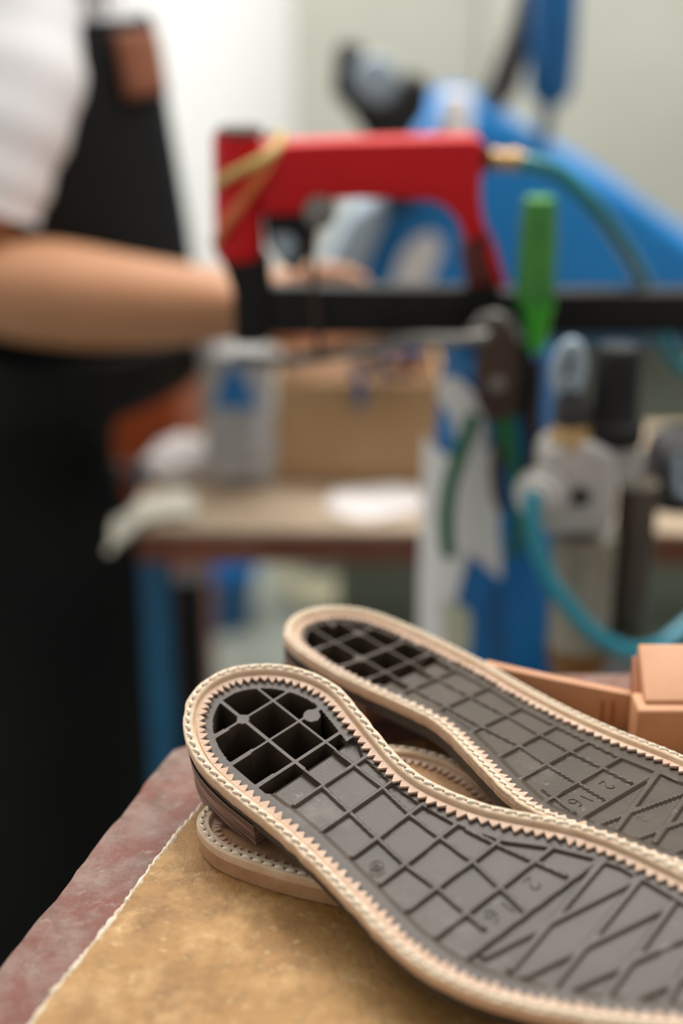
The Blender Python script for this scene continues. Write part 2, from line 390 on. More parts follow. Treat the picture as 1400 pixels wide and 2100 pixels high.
def make_sole(spec, label, R, t, group):
    root = thing('shoe_sole', label, 'shoe sole', (0, 0, 0), group)
    root.matrix_world = Matrix(((R[0][0], R[0][1], R[0][2], t[0]), (R[1][0], R[1][1], R[1][2], t[1]), (R[2][0], R[2][1], R[2][2], t[2]), (0, 0, 0, 1)))
    c, nrm, L = outline(spec['ctrl'])
    def put(name, V, F, m, auto=None): return link(name, V, F, m, root, True, auto)
    V, F = plate(c, nrm, spec); put('rubber_plate', V, F, 'rubber', 28)
    n = len(c); j = np.convolve(np.r_[rng.normal(0, .00025, n)], np.ones(5)/5, 'same')
    # welt: flat stitched strip with a cut outer wall and an inner step
    prof = [(0, .0027), (.0004, .0031), (.0031, .0031), (.0036, .0027), (.0039, .0009), (.0050, .0008), (.0050, .0002), (.0003, .0002), (0, .0004)]
    V, F = sweep(c, nrm, prof, jit=[j, j*.7]+[j*.3]*7); put('welt', V, F, 'leather', 30)
    prof = [(.0001, .0004), (.0001, -.0013), (.0012, -.0013), (.0012, .0003)]
    V, F = sweep(c, nrm, prof, jit=[j, j, 0*j, 0*j]); o = put('welt_wall', V, F, 'leather_in', 30); o['label'] = 'pinker cut edge of the leather welt'
    V, F = teeth(c, nrm, L); put('pinked_edge', V, F, 'tooth', 30)['label'] = 'saw-toothed inner leather edge'
    mb, hb = stitches(c, nrm, L)
    put('stitching', mb.v, mb.f, 'thread', 60)['label'] = 'cream thread stitches'
    put('needle_holes', hb.v, hb.f, 'hole', 60)
    # rubber side wall and underside
    prof = [(.0012, -.0011), (.0008, -.0017), (.0013, -.0066), (.0022, -.0072)]
    m = len(prof); V, F = sweep(c, nrm, prof); F = [q for q in F if not (q[0] % m == m-1)]
    V = list(map(tuple, V)); F.append(tuple(i*m+m-1 for i in range(n) if c[i, 0] > spec['hb']-.002)); put('side_wall', V, F, 'rubber_edge', 30)
    # heel block
    H = c[c[:, 0] < spec['hb']]; order = np.argsort(np.unwrap(np.arctan2(H[:, 1]-.006, H[:, 0]-.012) % (2*PI))); 
    ids = [i for i in range(n) if c[i, 0] < spec['hb']]
    k = next(q for q in range(len(ids)) if ids[q]-ids[q-1] not in (1,)) if ids[0] != 0 or ids[-1] != n-1 else next(q for q in range(1, len(ids)) if ids[q]-ids[q-1] > 1)
    ids = ids[k:]+ids[:k]; V = []; F = []; rings = 12
    sc = [(0, .0007), (.08, .0010), (.5, .0017), (.86, .0026), (.87, .0021), (1.0, .0026)]
    for r in range(rings+1):
        q = r/rings; d = np.interp(q, [a for a, b in sc], [b for a, b in sc])
        for i in ids:
            p = c[i]+nrm[i]*d; ub = min(p[0], spec['hb']-.001*q); hb2 = spec['hz'] + .19*p[0]
            hh = -.0054*(1-q) + hb2*q; V.append((ub, p[1], hh + float(w_(ub))))
    K = len(ids)
    for r in range(rings):
        for a in range(K-1): F.append((r*K+a, r*K+a+1, (r+1)*K+a+1, (r+1)*K+a))
        F.append((r*K+K-1, r*K, (r+1)*K, (r+1)*K+K-1))
    F.append(tuple(rings*K+a for a in range(K)))
    o = put('heel_block', V, F, 'stack', 35); o['label'] = 'dark brown stacked heel'
    for ch, (uu, vv), sz, hh in spec['txt']:
        numeral(ch, uu/1000, vv/1000, sz, hh, 'size_numeral', root)
    return root
far_f = [(-60, 30), (36, 22.5), (42.3, 18.8), (58.9, 16.6), (72.9, 16), (87.3, 17.2), (104.1, 21.5), (117.3, 29.5), (129.5, 34.5), (138, 37), (150, 37.5), (180, 38), (205, 35), (225, 30), (260, 20)]
front = dict(flip=False,
  ctrl=[(-6.7, -21.2), (6.4, -26.2), (21.5, -27.5), (38.6, -27), (58.2, -27.2), (82.1, -30), (110.9, -34.3), (129.9, -33.9), (148, -28.5), (167, -18.5), (187.7, -4.5), (208, 8), (226, 20), (236, 32), (230, 43), (212, 49), (190, 50), (170, 49), (153.6, 47.2), (136.6, 45.5), (120.1, 41.8), (105.8, 35.5), (91.2, 28.8), (73.1, 24.6), (57.3, 24.6), (34.1, 30), (10.9, 34.6), (-6.8, 29.4), (-17.6, 19.7), (-23.1, 7.9), (-21.9, -4.8), (-15.5, -14.3)],
  hu=(0, 14.2, 28.2), hv=(0, 14), boss=[(0, 0, 2.5), (15.2, 19.2, 3.3), (-12, 14, 1.6), (0.5, 24, 1.8)], wd=10.6, hb=.037, hz=-.0242, far=far_f,
  T=[((43.2, -13.3), (43.4, 20)), ((58.3, -15), (58.3, 17.5)), ((73.9, -15.3), (73.3, 17)), ((88.7, -17.3), (88, 18)), ((102.6, -19.4), (103.3, 22)), ((116.2, -21.5), (117.5, 30)), ((128.4, -22), (131.3, 36.5))],
  Lr=[((28, 0), (43.3, -.2)), ((28, 14), (43.3, 13.6)), ((43.3, -.8), (58.3, -2.3)), ((43.3, 13.6), (58.3, 13.2)), ((58.3, -2.4), (73.6, -4.3)), ((58.3, 13), (73.6, 10.8)), ((73.6, -4.3), (89, -6.3)), ((73.6, 10.4), (89, 9.7)), ((89, -6.3), (103, -6.8)), ((89, 9.6), (103, 8.8)), ((103, -6.8), (124, -9)), ((103, 8.8), (130, 4)), ((92, 18), (104, 19.5)), ((104, 19.5), (128, 23.5))],
  X=[((140.2, -15.2), (132.5, 35.5)), ((144.7, -14.5), (158.5, 36)), ((131.6, -16.7), (144.8, 37.5)), ((153.1, -13.2), (145.4, 37)), ((156.3, -11.4), (172, 37.5)), ((166, -6), (158.5, 36)), ((170, -5), (186, 38)), ((180, 0), (171, 38)), ((184, 1), (199, 37)), ((194, 6), (185, 38))],
  txt=[('6', (122.5, -3.5), .0050, -.0009), ('1', (123.5, 2.3), .0050, -.0009), ('2', (122.6, 14.6), .0050, -.0009), ('o', (82.7, -13.1), .0038, .0001), ('6', (82.7, -13.1), .0022, .0001)])
Rf = [[0.6747, 0.73808, -0.00483], [-0.71725, 0.65408, -0.24028], [-0.17418, 0.16558, 0.97069]]; tf = [-0.03504, 0.44156, 0.99209]
make_sole(front, 'front grey rubber shoe sole with open waffle heel, in sharp focus nearest the camera', Rf, tf, None)
far_r = [(-60, 30), (37, 25.5), (50, 24.5), (66, 23.5), (84, 19.5), (102, 17), (118, 15), (133, 13.5), (148, 13.5), (165, 14), (185, 13), (215, 0), (250, -10)]
rear = dict(flip=True,
  ctrl=[(-12.7, -16.0), (-5, -20), (4, -21.3), (16.1, -21.6), (29.9, -20.8), (41.4, -19.2), (54.1, -18.0), (66.0, -17.6), (75.8, -19), (86, -23.0), (97.7, -28.3), (110.1, -34.1), (125.2, -40.7), (137, -43.7), (156, -42), (180, -40), (205, -37), (225, -30), (236, -18), (233, -8), (220, 6), (200, 15.5), (175, 23), (149.4, 26.4), (134.3, 26.2), (117.7, 26.5), (99.3, 28.2), (78.1, 31.5), (55.1, 35.2), (32.9, 35.6), (13.7, 33.6), (0.7, 31), (-10.0, 26.5), (-17.6, 18.4), (-21.8, 7.6), (-21, -4.2)],
  hu=(1.5, 17.2, 30.5), hv=(0, 14.3), boss=[(17, -.8, 2.6), (1.5, 14, 2.2), (-10, 10, 1.6)], wd=9.2, hb=.039, hz=-.0232, far=far_r,
  T=[((46, -8), (46, 24)), ((64, -8), (64, 23)), ((83.6, -9.5), (83.3, 20.5)), ((102.7, -16.5), (102, 18)), ((118.1, -24.3), (117.6, 16)), ((133.7, -33.5), (132.9, 14.5)), ((148.1, -35), (148.2, 14.5))],
  Lr=[((30, 0), (64, -1.2)), ((64, -1.2), (83.3, -3.3)), ((83.3, -3.3), (101.7, -5)), ((101.7, -5), (118.4, -9.5)), ((118.4, -9.5), (132.9, -12.3)), ((132.9, -12.3), (147, -14.8)), ((30, 14.3), (64, 12.6)), ((64, 12.6), (83.6, 11)), ((83.6, 11), (101.9, 7.3)), ((101.9, 7.3), (118, 4.6)), ((118, 4.6), (145.4, 1.5)), ((128, -24.5), (144, -29.5))],
  X=[((148.6, 13), (160, -28)), ((154, -30), (163, 13)), ((163, 11), (173, -26)), ((168, -27), (177, 12)), ((177, 10), (187, -30)), ((180, -30), (191, 9)), ((191, 8), (200, -32)), ((195, -32), (205, 5))],
  txt=[('6', (140.2, -23.0), .0050, -.0009), ('1', (141, -18.0), .0050, -.0009), ('2', (140.6, -5.2), .0050, -.0009), ('o', (161.7, -15.9), .0034, -.0011), ('6', (161.7, -15.9), .0022, -.0011)])
Rr = [[0.69692, 0.70854, 0.11081], [-0.71042, 0.7032, -0.02835], [-0.09801, -0.05896, 0.99344]]; tr = [-0.00381, 0.52392, 0.98118]
make_sole(rear, 'second grey rubber shoe sole, lying partly under the front one and behind it', Rr, tr, None)

# flat sole under the two, toe to the left
low = thing('shoe_sole', 'flat light leather sole lying on the tan board beneath the front heel', 'shoe sole', (0, 0, TZ))
lc = [(-50.4, 415.2), (-48.6, 425), (-42, 437), (-30, 449), (-12, 460.5), (6, 466.5), (24, 466.3), (36.6, 461.1), (46, 453.5), (54, 442), (66, 424), (84, 408), (110, 396), (140, 382), (163, 360), (166, 335), (150, 318), (122, 318), (96, 330), (70, 343), (42, 356), (18, 372), (-1.6, 381.1), (-15.9, 386.2), (-32.4, 394.2), (-44.2, 402.8)]
c, nrm, L = outline(lc)
def lowp(name, V, F, m, auto=30):
    return link(name, V, F, m, low, True, auto)
V, F = sweep(c, nrm, [(0, .0088), (.0004, .0092), (.0040, .0092), (.0044, .0088), (.0046, .0070), (.0052, .0068), (.0052, .0060), (.0008, .0060), (.0003, .0056), (0, .0062)], True); lowp('welt', V, F, 'leather')
V, F = sweep(c, nrm, [(.0004, .0060), (.0001, .0056), (.0003, .0004), (.001, .0001), (.02, .0001), (.02, .0060)], True); lowp('leather_layer', V, F, 'layer')['label'] = 'browner lower leather layer'
V, F = teeth(c, nrm, L, flat=True, top=.0072, bot=.0060, d1=.0085); lowp('pinked_edge', V, F, 'tooth')
mb, hb = stitches(c, nrm, L, h=.0094, flat=True); lowp('stitching', mb.v, mb.f, 'thread', 60); lowp('needle_holes', hb.v, hb.f, 'hole', 60)
q = c+nrm*.0046; V = [(a, b, .0058) for a, b in q]; lowp('insole', V, [tuple(range(len(V)))], 'insole')['label'] = 'brown inner sole'

# tan pieces on the bench at the right
st = thing('leather_strip', 'tan leather strip standing on edge behind the rear sole', 'leather strip', (0.1, 0.53, BZ))
cv = [Vector((.058+.0565*k/24, .517-.027*k/24+.003*(k/24-.4)**2, 0)) for k in range(25)]
def wallstrip(pts, z0, z1, th):
    n = len(pts); V = []; F = []
    for i, p in enumerate(pts):
        tt = (pts[min(i+1, n-1)]-pts[max(i-1, 0)]).normalized(); nn = Vector((-tt.y, tt.x, 0))*th
        V += [(p.x, p.y, z0), (p.x, p.y, z1), (p.x+nn.x, p.y+nn.y, z1), (p.x+nn.x, p.y+nn.y, z0)]
    for i in range(n-1):
        for k in range(4): F.append((i*4+k, (i+1)*4+k, (i+1)*4+(k+1) % 4, i*4+(k+1) % 4))
    F += [(0, 1, 2, 3), tuple((n-1)*4+k for k in (3, 2, 1, 0))]
    m = MB(); m.add(V, F); return m
ztop = W(1230, 1411, .497).z
wallstrip(cv, BZ+.0005, ztop, .004).build('strip', 'tan', st, bevel=.0006)
m = MB()
for x in (1228, 1247):
    a = G(x, 1500, TZ); yy = (.5055 if x < 1240 else .5030)-.0012-.003; xq = W(x, 1450, .5).x; yq = .517-.027*(xq-.058)/.0565; m.box((xq, yq-.0004, W(x, 1482, yq).z), (xq+.0007, yq+.0012, W(x, 1438, yq).z))
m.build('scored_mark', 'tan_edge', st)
bk = thing('leather_block', 'thick tan stepped leather block at the right edge, in front of the strip', 'block', (0.13, 0.48, TZ))
yb = 0.472; z0 = TZ+.0003; zt = W(1350, 1458, yb).z
x0 = W(1308, 1460, yb).x
m = MB(); m.prism([(x0, yb, z0), (x0, yb, zt), (x0+.16, yb, zt), (x0+.16, yb, z0)], (0, .015, 0)); m.build('base_step', 'tan', bk, bevel=.0015)
zt2 = zt + .004; yb2 = yb+.003
pt_top = [G(1304, 1440, zt), G(1318, 1438, zt), G(1318, 1358, zt+.002), G(1306, 1350, zt+.002), G(1330, 1340, zt+.002)]
m = MB(); m.prism([(x0+.0035, yb+.005, z0+.002), (x0+.0035, yb+.005, zt+.0015), (x0+.0055, yb+.031, zt+.0115), (x0+.0055, yb+.034, zt+.011), (x0+.0055, yb+.034, z0)], (.16, 0, 0)); m.build('sloped_top', 'tan', bk, bevel=.001)
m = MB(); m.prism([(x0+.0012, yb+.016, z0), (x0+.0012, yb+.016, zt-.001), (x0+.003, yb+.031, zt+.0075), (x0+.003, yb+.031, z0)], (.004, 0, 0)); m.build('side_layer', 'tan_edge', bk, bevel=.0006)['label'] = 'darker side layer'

# ================================================================== RACK, RAIL AND TOOLS
rack = thing('tool_rack', 'black steel tool rail crossing the picture, holding the hand tools', 'rack', (0.5, 0.93, 0))
YR = 0.93
zA, zB = W(1000, 686, YR).z, W(1000, 600, YR).z
m = MB(); m.box((W(560, 640, YR).x, YR, zA), (0.36, YR+.02, zB)); m.build('rail', 'black', rack, bevel=.002)
m = MB(); m.box((0.34, YR, 0), (0.38, YR+.04, zB+.1)); m.build('post', 'black', rack, bevel=.002)
m = MB(); m.box((0.24, YR-.1, 0), (0.48, YR+.2, .02)); m.build('base', 'black', rack, bevel=.004)
YC = .90
zs = W(980, 1425, YC).z
m = MB(); m.box((W(880, 1425, YC).x, YC-.03, zs-.004), (0.36, YC+.06, zs)); m.build('shelf', 'blackmat', rack)
a = P(1325, 965, .985)
m = MB(); m.lathe(a, (1, 0, 0), [(0, .018), (.004, .028), (.02, .031), (.06, .031), (.064, .025), (.15, .025)], 32); o = m.build('arm_socket', 'grey', rack); o['label'] = 'dark grey round socket'
m = MB(); m.tube([P(1392, 930, .90), P(1392, 1010, .90)], .0026, 10); m.tube([P(1392, 1010, .90), P(1460, 1030, .93)], .0026, 10); m.build('support_rod', 'lgrey', rack)
# thin grey rods under the rail
m = MB(); m.tube(crv([P(480, 735, .94), P(560, 742, .94), P(640, 733, .94), P(760, 708, .925), P(850, 698, .89), P(935, 698, .87), P(1000, 690, .87)], 40), [.0042]*37, 12)
m.build('support_bracket', 'steel', rack)

# stapler
YS = .895
sp = thing('pneumatic_stapler', 'red pneumatic stapler with a black magazine standing on the rail', 'stapler', (W(700, 590, YS).x, YS, W(700, 590, YS).z))
def body(pts, Y, th, name, m, bev, par, seg=4):
    mb = MB(); mb.prism(PYs(pts, Y), (0, th, 0)); return mb.build(name, m, par, bevel=bev, seg=seg)
m = MB(); VL(m, 492, [(528, 46), (522, 50), (500, 51), (300, 50), (280, 49), (272, 46)], YS+.012); m.build('cylinder_head', 'red', sp)
m = MB(); VL(m, 492, [(276, 50), (270, 50), (262, 46), (258, 36)], YS+.012); m.build('cylinder_cap', 'rust', sp)['label'] = 'dark end cap'
body([(530, 302), (600, 294), (700, 290), (975, 283), (992, 292), (990, 330), (985, 400), (990, 440), (1000, 480), (955, 500), (940, 455), (915, 425), (880, 412), (800, 408), (660, 410), (640, 440), (530, 442)], YS-.002, .028, 'handle', 'red', .007, sp, 5)
body([(1000, 472), (1036, 592), (958, 594), (946, 520), (952, 485)], YS+.002, .02, 'rear_bracket', 'darkred', .004, sp)['label'] = 'dark red bracket'
body([(1000, 470), (1014, 500), (1040, 588), (1024, 590), (1000, 530)], YS-.003, .006, 'bracket_edge', 'red', .001, sp)
body([(446, 525), (550, 525), (552, 560), (556, 600), (556, 700), (530, 708), (480, 708), (476, 600), (462, 560)], YS, .024, 'nose', 'black', .004, sp)
body([(525, 590), (1030, 594), (1030, 688), (800, 690), (525, 688)], YS+.004, .02, 'magazine', 'black', .003, sp)
body([(540, 440), (625, 440), (645, 455), (640, 520), (608, 560), (580, 545), (545, 500)], YS+.004, .014, 'trigger_housing', 'blackmat', .002, sp)
body([(556, 478), (598, 480), (612, 500), (606, 530), (588, 545), (560, 520)], YS+.001, .012, 'trigger', 'lgrey', .003, sp)['label'] = 'pale grey trigger'
m = MB(); m.lathe(W(655, 438, YS-.008), (0, 1, 0), [(0, .006), (.002, .010), (.012, .0105), (.022, .010)], 24); m.build('knob', 'steel', sp)
m = MB(); m.tube(crv([W(648, 450, YS-.004), W(640, 520, YS-.006), W(645, 610, YS-.008), W(652, 690, YS-.008), W(655, 740, YS-.006)], 16), .0022, 10); m.build('latch_rod', 'rust', sp)
body([(985, 298), (1006, 300), (1008, 350), (985, 355)], YS+.004, .016, 'inlet_collar', 'blackmat', .002, sp)
m = MB(); q = W(1006, 327, YS+.012); m.lathe(q, (1, 0, -.03), [(0, .0066), (.006, .0066), (.0065, .0052), (.010, .0052), (.0105, .0068), (.017, .0068), (.018, .005), (.021, .005)], 24); m.build('air_fitting', 'brass', sp)['label'] = 'pale brass air fitting'
def band(p0, p1, R0, R1, lab, mm, Y):
    # closed loop running over the front and behind the head
    A_, B_ = W(*p0, Y), W(*p1, Y); pts = []
    for k in range(48):
        a = 2*PI*k/48; t = (1-math.cos(a))/2
        p = A_.lerp(B_, t); pts.append(p + Vector((0, .0205 - .0235*math.sin(a) if math.sin(a) > 0 else .0205 - .021*math.sin(a), .0025*math.sin(2*a))))
    m = MB(); m.tube(pts, R0, 10, closed=True, sx=R1); return tag(m.build('rubber_band', mm), lab, 'rubber band')
band((437, 392), (578, 288), .0034, .6, 'yellowish rubber band, the upper one round the stapler head', 'yellowband', YS-.008)
band((437, 512), (566, 300), .0044, .6, 'wide orange rubber band slanting lower round the stapler head', 'orangeband', YS-.009)
m = MB(); m.tube(crv([W(1062, 332, YS+.012), W(1090, 335, YS+.012), W(1150, 358, YS+.015), W(1215, 420, YS+.02), W(1275, 500, YS+.05), W(1325, 590, YS+.085), W(1350, 680, YS+.095), W(1400, 760, YS+.10), W(1500, 820, YS+.11), Vector((.46, 1.04, .6)), Vector((.5, 1.05, .2)), Vector((.6, 1.04, .008)), Vector((.9, 1.0, .008))], 90), .0056, 14)
tag(m.build('air_hose', 'tealdark'), 'dark teal air hose curving down from the red stapler', 'hose')

# screwdriver
sd = thing('screwdriver', 'screwdriver with a worn green handle pointing up in front of the rail', 'screwdriver', tuple(W(1098, 690, .872)))
m = MB(); VL(m, 1096, [(622, 40), (560, 41), (480, 40), (430, 37), (408, 35), (402, 28)], .872, 10); m.build('handle', 'green', sd, bevel=.001, seg=2)
m = MB(); VL(m, 1098, [(722, 12), (715, 20), (690, 22), (650, 27), (625, 34), (618, 34)], .872, 20); m.build('handle_end', 'greenclear', sd)['label'] = 'bright green lower handle'
m = MB(); VL(m, 1098, [(900, 5), (890, 7), (715, 7)], .872, 12); m.build('blade', 'rust', sd)
# pliers
YP = .86
pl = thing('pliers', 'brown-jawed pliers with dark green handles hanging below the rail', 'pliers', tuple(W(1018, 700, YP)))
body([(985, 690), (1005, 668), (1035, 668), (1062, 700), (1066, 760), (1060, 820), (1045, 868), (1000, 868), (978, 830), (975, 760)], YP, .014, 'jaw', 'rust', .003, pl)
m = MB(); m.tube([W(*p, YP+.007) for p in ((966, 700), (972, 675), (990, 655), (1015, 648), (1040, 656), (1055, 675), (1060, 700))], .0038, 10); m.build('spring', 'steel', pl)['label'] = 'pale curved spring'
m = MB(); m.tube(crv([W(*p, YP+.006) for p in ((972, 852), (958, 890), (938, 945), (922, 1000), (915, 1060), (916, 1110), (922, 1140))], 36), .0050, 12); m.build('grip', 'darkgreen', pl)
m = MB(); m.tube(crv([W(*p, YP+.006) for p in ((1030, 855), (1038, 890), (1050, 940), (1062, 1000), (1066, 1060), (1060, 1110), (1052, 1140))], 36), [.0085-.0045*min(1, i/14) for i in range(37)], 12); m.build('grip', 'darkgreen', pl)
m = MB(); m.lathe(W(1020, 790, YP-.002), (0, 1, 0), [(0, .004), (.001, .005), (.016, .005)], 16); m.build('pivot', 'steel', pl)
# nippers
YN = .885
nq = thing('nippers', 'dark steel nippers hanging between the pliers and the screwdriver', 'nippers', tuple(W(1075, 700, YN)))
body([(1050, 690), (1085, 700), (1105, 760), (1100, 840), (1085, 850), (1060, 800), (1045, 740)], YN, .012, 'jaw', 'blackmat', .002, nq)
m = MB(); m.tube(crv([W(*p, YN+.006) for p in ((1080, 830), (1095, 880), (1098, 930), (1085, 965))], 15), [.0052]*16, 10); m.build('handle', 'rust', nq)
m = MB(); m.tube(crv([W(*p, YN+.006) for p in ((1060, 810), (1030, 880), (1018, 950), (1020, 1010), (1030, 1040))], 15), [.0055]*13+[.006]*0, 10); m.build('handle', 'rust', nq)

# blue can
YB = .93
can = thing('blue_canister', 'tall blue and white printed canister behind the hanging pliers', 'canister', tuple(W(985, 1420, YB)))
prof = [(1424, 128), (1415, 134), (1200, 132), (1000, 126), (800, 118), (720, 114), (706, 110), (698, 92), (692, 60)]
m = MB(); VL(m, 992, prof, YB, 48); m.build('body', 'bluecan', can)
def wrap(pts, mm, name, lift=.0006, thick=.0004):
    # a printed shape that follows the round wall
    q = crv([Vector((x, y, 0)) for x, y in pts], 60, True); n = len(q); cx_ = sum(p.x for p in q)/n; cy_ = sum(p.y for p in q)/n
    rows = sorted(prof, key=lambda r: r[0])
    def on(x, y):
        rp = np.interp(y, [r[0] for r in rows], [r[1] for r in rows]); r = rp*pxm(y, YB)+lift
        c0 = W(992, y, YB); dx = max(-1, min(1, (x-992)/rp)); an = math.asin(dx)
        return Vector((c0.x + r*math.sin(an), c0.y - r*math.cos(an), c0.z))
    V = []; F = []; K = 8
    for k in range(K+1):
        for p in q: V.append(on(cx_+(p.x-cx_)*k/K, cy_+(p.y-cy_)*k/K))
    for k in range(K):
        for i in range(n): F.append((k*n+i, k*n+(i+1) % n, (k+1)*n+(i+1) % n, (k+1)*n+i))
    m = MB(); m.add(V, F); return m.build(name, mm, can)
wrap([(895, 765), (925, 745), (955, 765), (975, 790), (985, 850), (975, 900), (945, 930), (930, 900), (925, 850), (915, 820), (898, 800)], 'white', 'printed_mark')['label'] = 'white printed swirl'
wrap([(862, 895), (900, 900), (960, 905), (1000, 870), (1040, 900), (1065, 960), (1090, 1010), (1075, 1090), (1055, 1140), (1010, 1130), (960, 1090), (930, 1075), (905, 1100), (900, 1180), (905, 1260), (890, 1320), (862, 1330), (860, 1200), (864, 1000)], 'white', 'printed_mark', .0005)['label'] = 'large white printed shape'
wrap([(905, 1190), (950, 1195), (955, 1240), (945, 1290), (910, 1300), (902, 1240)], 'label', 'printed_panel', .0009)
wrap([(1000, 1150), (1100, 1140), (1105, 1250), (1090, 1380), (1010, 1400), (985, 1280)], 'bluedark', 'printed_panel', .0005)

# filter regulator
YF = .80
fr = thing('filter_regulator', 'grey compressed-air filter regulator with two hanging bowls and a black knob', 'air filter', tuple(W(1200, 1390, YF)))
body([(1112, 940), (1135, 918), (1200, 905), (1262, 930), (1268, 975), (1262, 1070), (1245, 1100), (1120, 1100), (1108, 1060)], YF-.008, .036, 'body', 'cast', .006, fr)
body([(1215, 905), (1300, 900), (1326, 940), (1320, 985), (1290, 1000), (1240, 990)], YF+.006, .03, 'body', 'cast', .006, fr)
m = MB(); VL(m, 1180, [(1392, 18), (1385, 30), (1370, 52), (1340, 62), (1250, 65), (1150, 66), (1100, 67), (1092, 67)], YF+.008); m.build('bowl', 'bowl', fr)['label'] = 'grey smoky bowl'
m = MB(); VL(m, 1180, [(1388, 24), (1372, 54), (1345, 64), (1325, 65.5), (1318, 65.5)], YF+.0078); m.build('oil', 'oil', fr)['label'] = 'amber oil in the bowl'
m = MB(); VL(m, 1282, [(1310, 22), (1296, 36), (1260, 40), (1010, 42), (990, 42)], YF+.025); m.build('bowl', 'bowl_dark', fr)['label'] = 'dark brown bowl'
m = MB(); VL(m, 1255, [(905, 60), (892, 63), (865, 62), (858, 52), (850, 49), (800, 47), (730, 46), (714, 44), (708, 38)], YF+.014); m.build('knob', 'blackmat', fr)
m = MB(); VL(m, 1168, [(925, 40), (915, 44), (880, 42), (868, 36)], YF+.004, 8); m.build('brass_nut', 'brass', fr)
m = MB(); VL(m, 1170, [(870, 34), (862, 37), (826, 36), (818, 30), (800, 26), (780, 24)], YF+.004); m.build('collar', 'grey', fr)
m = MB(); m.tube(crv([W(*p, YF) for p in ((1150, 800), (1140, 770), (1150, 730), (1170, 706), (1185, 720), (1188, 760), (1178, 800))], 30), .0042, 12); m.build('sight_loop', 'lgrey', fr)['label'] = 'pale blue-grey loop'
m = MB(); q = W(1112, 1012, YF-.006); m.lathe(q, (-.45, -1, .12), [(0, .016), (.006, .016), (.007, .0125), (.014, .012), (.015, .0085), (.018, .008)], 28); m.build('hose_fitting', 'cast', fr)
m = MB(); m.lathe(W(1190, 1018, YF-.009), (0, -1, 0), [(0, .006), (.002, .006), (.0022, .004)], 20); m.build('screw_plug', 'grey', fr)
hs = crv([W(1094, 1012, YF-.022), W(1090, 1050, YF-.024), W(1098, 1110, YF-.024), W(1125, 1185, YF-.022), W(1170, 1250, YF-.02), W(1225, 1305, YF-.015), W(1290, 1334, YF-.005), W(1345, 1328, YF+.005), W(1400, 1290, YF+.02), W(1470, 1220, YF+.04), W(1520, 1100, YF+.07), Vector((.30, .86, .95)), Vector((.42, .84, .75)), Vector((.46, .82, .3)), Vector((.55, .85, .008)), Vector((.9, .9, .008))], 120)
m = MB(); m.tube(hs, .0051, 16); tag(m.build('air_hose', 'teal'), 'bright teal air hose looping down from the filter regulator', 'hose')

# ================================================================== FAR TABLE
YT = 1.107; TT = G(560, 1086, .787).z
YT = G(560, 1086, TT).y
tb = thing('work_table', 'worn pale wooden table with a brown edge and blue steel legs, behind the tools', 'table', (.4, 1.35, 0))
xl = W(268, 1100, YT).x
m = MB(); m.prism([(xl, YT, TT), (1.1, YT-.012, TT), (1.1, YT+.28, TT), (xl+.04, YT+.28, TT), (xl-.005, YT+.12, TT)], (0, 0, -.006)); m.build('tabletop', 'wood', tb, bevel=.002)
m = MB(); m.prism([(xl+.004, YT+.002, TT-.006), (1.1, YT-.008, TT-.006), (1.1, YT+.27, TT-.006), (xl+.04, YT+.27, TT-.006), (xl, YT+.12, TT-.006)], (0, 0, -.026)); m.build('frame', 'brown', tb, bevel=.002)['label'] = 'dark brown table edge'
for x, y in ((W(322, 1300, YT+.03).x, YT+.03), (1.0, YT+.03), (W(322, 1300, YT+.03).x-.03, YT+.23), (1.0, YT+.23)):
    m = MB(); m.box((x-.0125, y, 0), (x+.0125, y+.025, TT-.032)); m.build('leg', 'bluesteel', tb, bevel=.002)
# things on it
def sheet(pts, Z, th, name, mm, lab, cat, wob=.002):
    q = crv([G(x, y, Z) for x, y in pts], 40, True); n = len(q); c0 = sum(q, Vector())/n; V = []; F = []; K = 6
    for k in range(K+1):
        for p in q:
            a = c0.lerp(p, k/K); V.append(a + Vector((0, 0, th + wob*math.sin(a.x*90)*math.cos(a.y*70)+(wob*.5))))
    for k in range(K):
        for i in range(n): F.append((k*n+i, k*n+(i+1) % n, (k+1)*n+(i+1) % n, (k+1)*n+i))
    m = MB(); m.add(V, F); o = m.build(name, mm); s = o.modifiers.new('s', 'SOLIDIFY'); s.thickness = .0012; return tag(o, lab, cat)
sheet([(690, 1010), (760, 1000), (845, 1006), (868, 1040), (800, 1066), (700, 1062), (665, 1040)], TT, .001, 'paper_sheet', 'paper', 'white paper sheet on the table in front of the cardboard box', 'paper')
cl = thing('cloth_strip', 'cream cloth strip hanging over the left end of the table', 'cloth', tuple(G(290, 1050, TT)))
V = []; F = []
path = [G(400, 1035, TT+.004), G(340, 1030, TT+.006), G(300, 1045, TT+.006), G(268, 1066, TT+.004), W(240, 1088, YT+.02), W(228, 1105, YT+.01)]
path = crv(path, 20); n = len(path)
for i, p in enumerate(path):
    for j in range(6): V.append(p + Vector((.004*math.sin(j), (-.03+.012*j), .0025*math.sin(i*.8+j*1.3)))) 
for i in range(n-1):
    for j in range(5): F.append((i*6+j, (i+1)*6+j, (i+1)*6+j+1, i*6+j+1))
m = MB(); m.add(V, F); o = m.build('cloth', 'cloth', cl); s = o.modifiers.new('s', 'SOLIDIFY'); s.thickness = .003
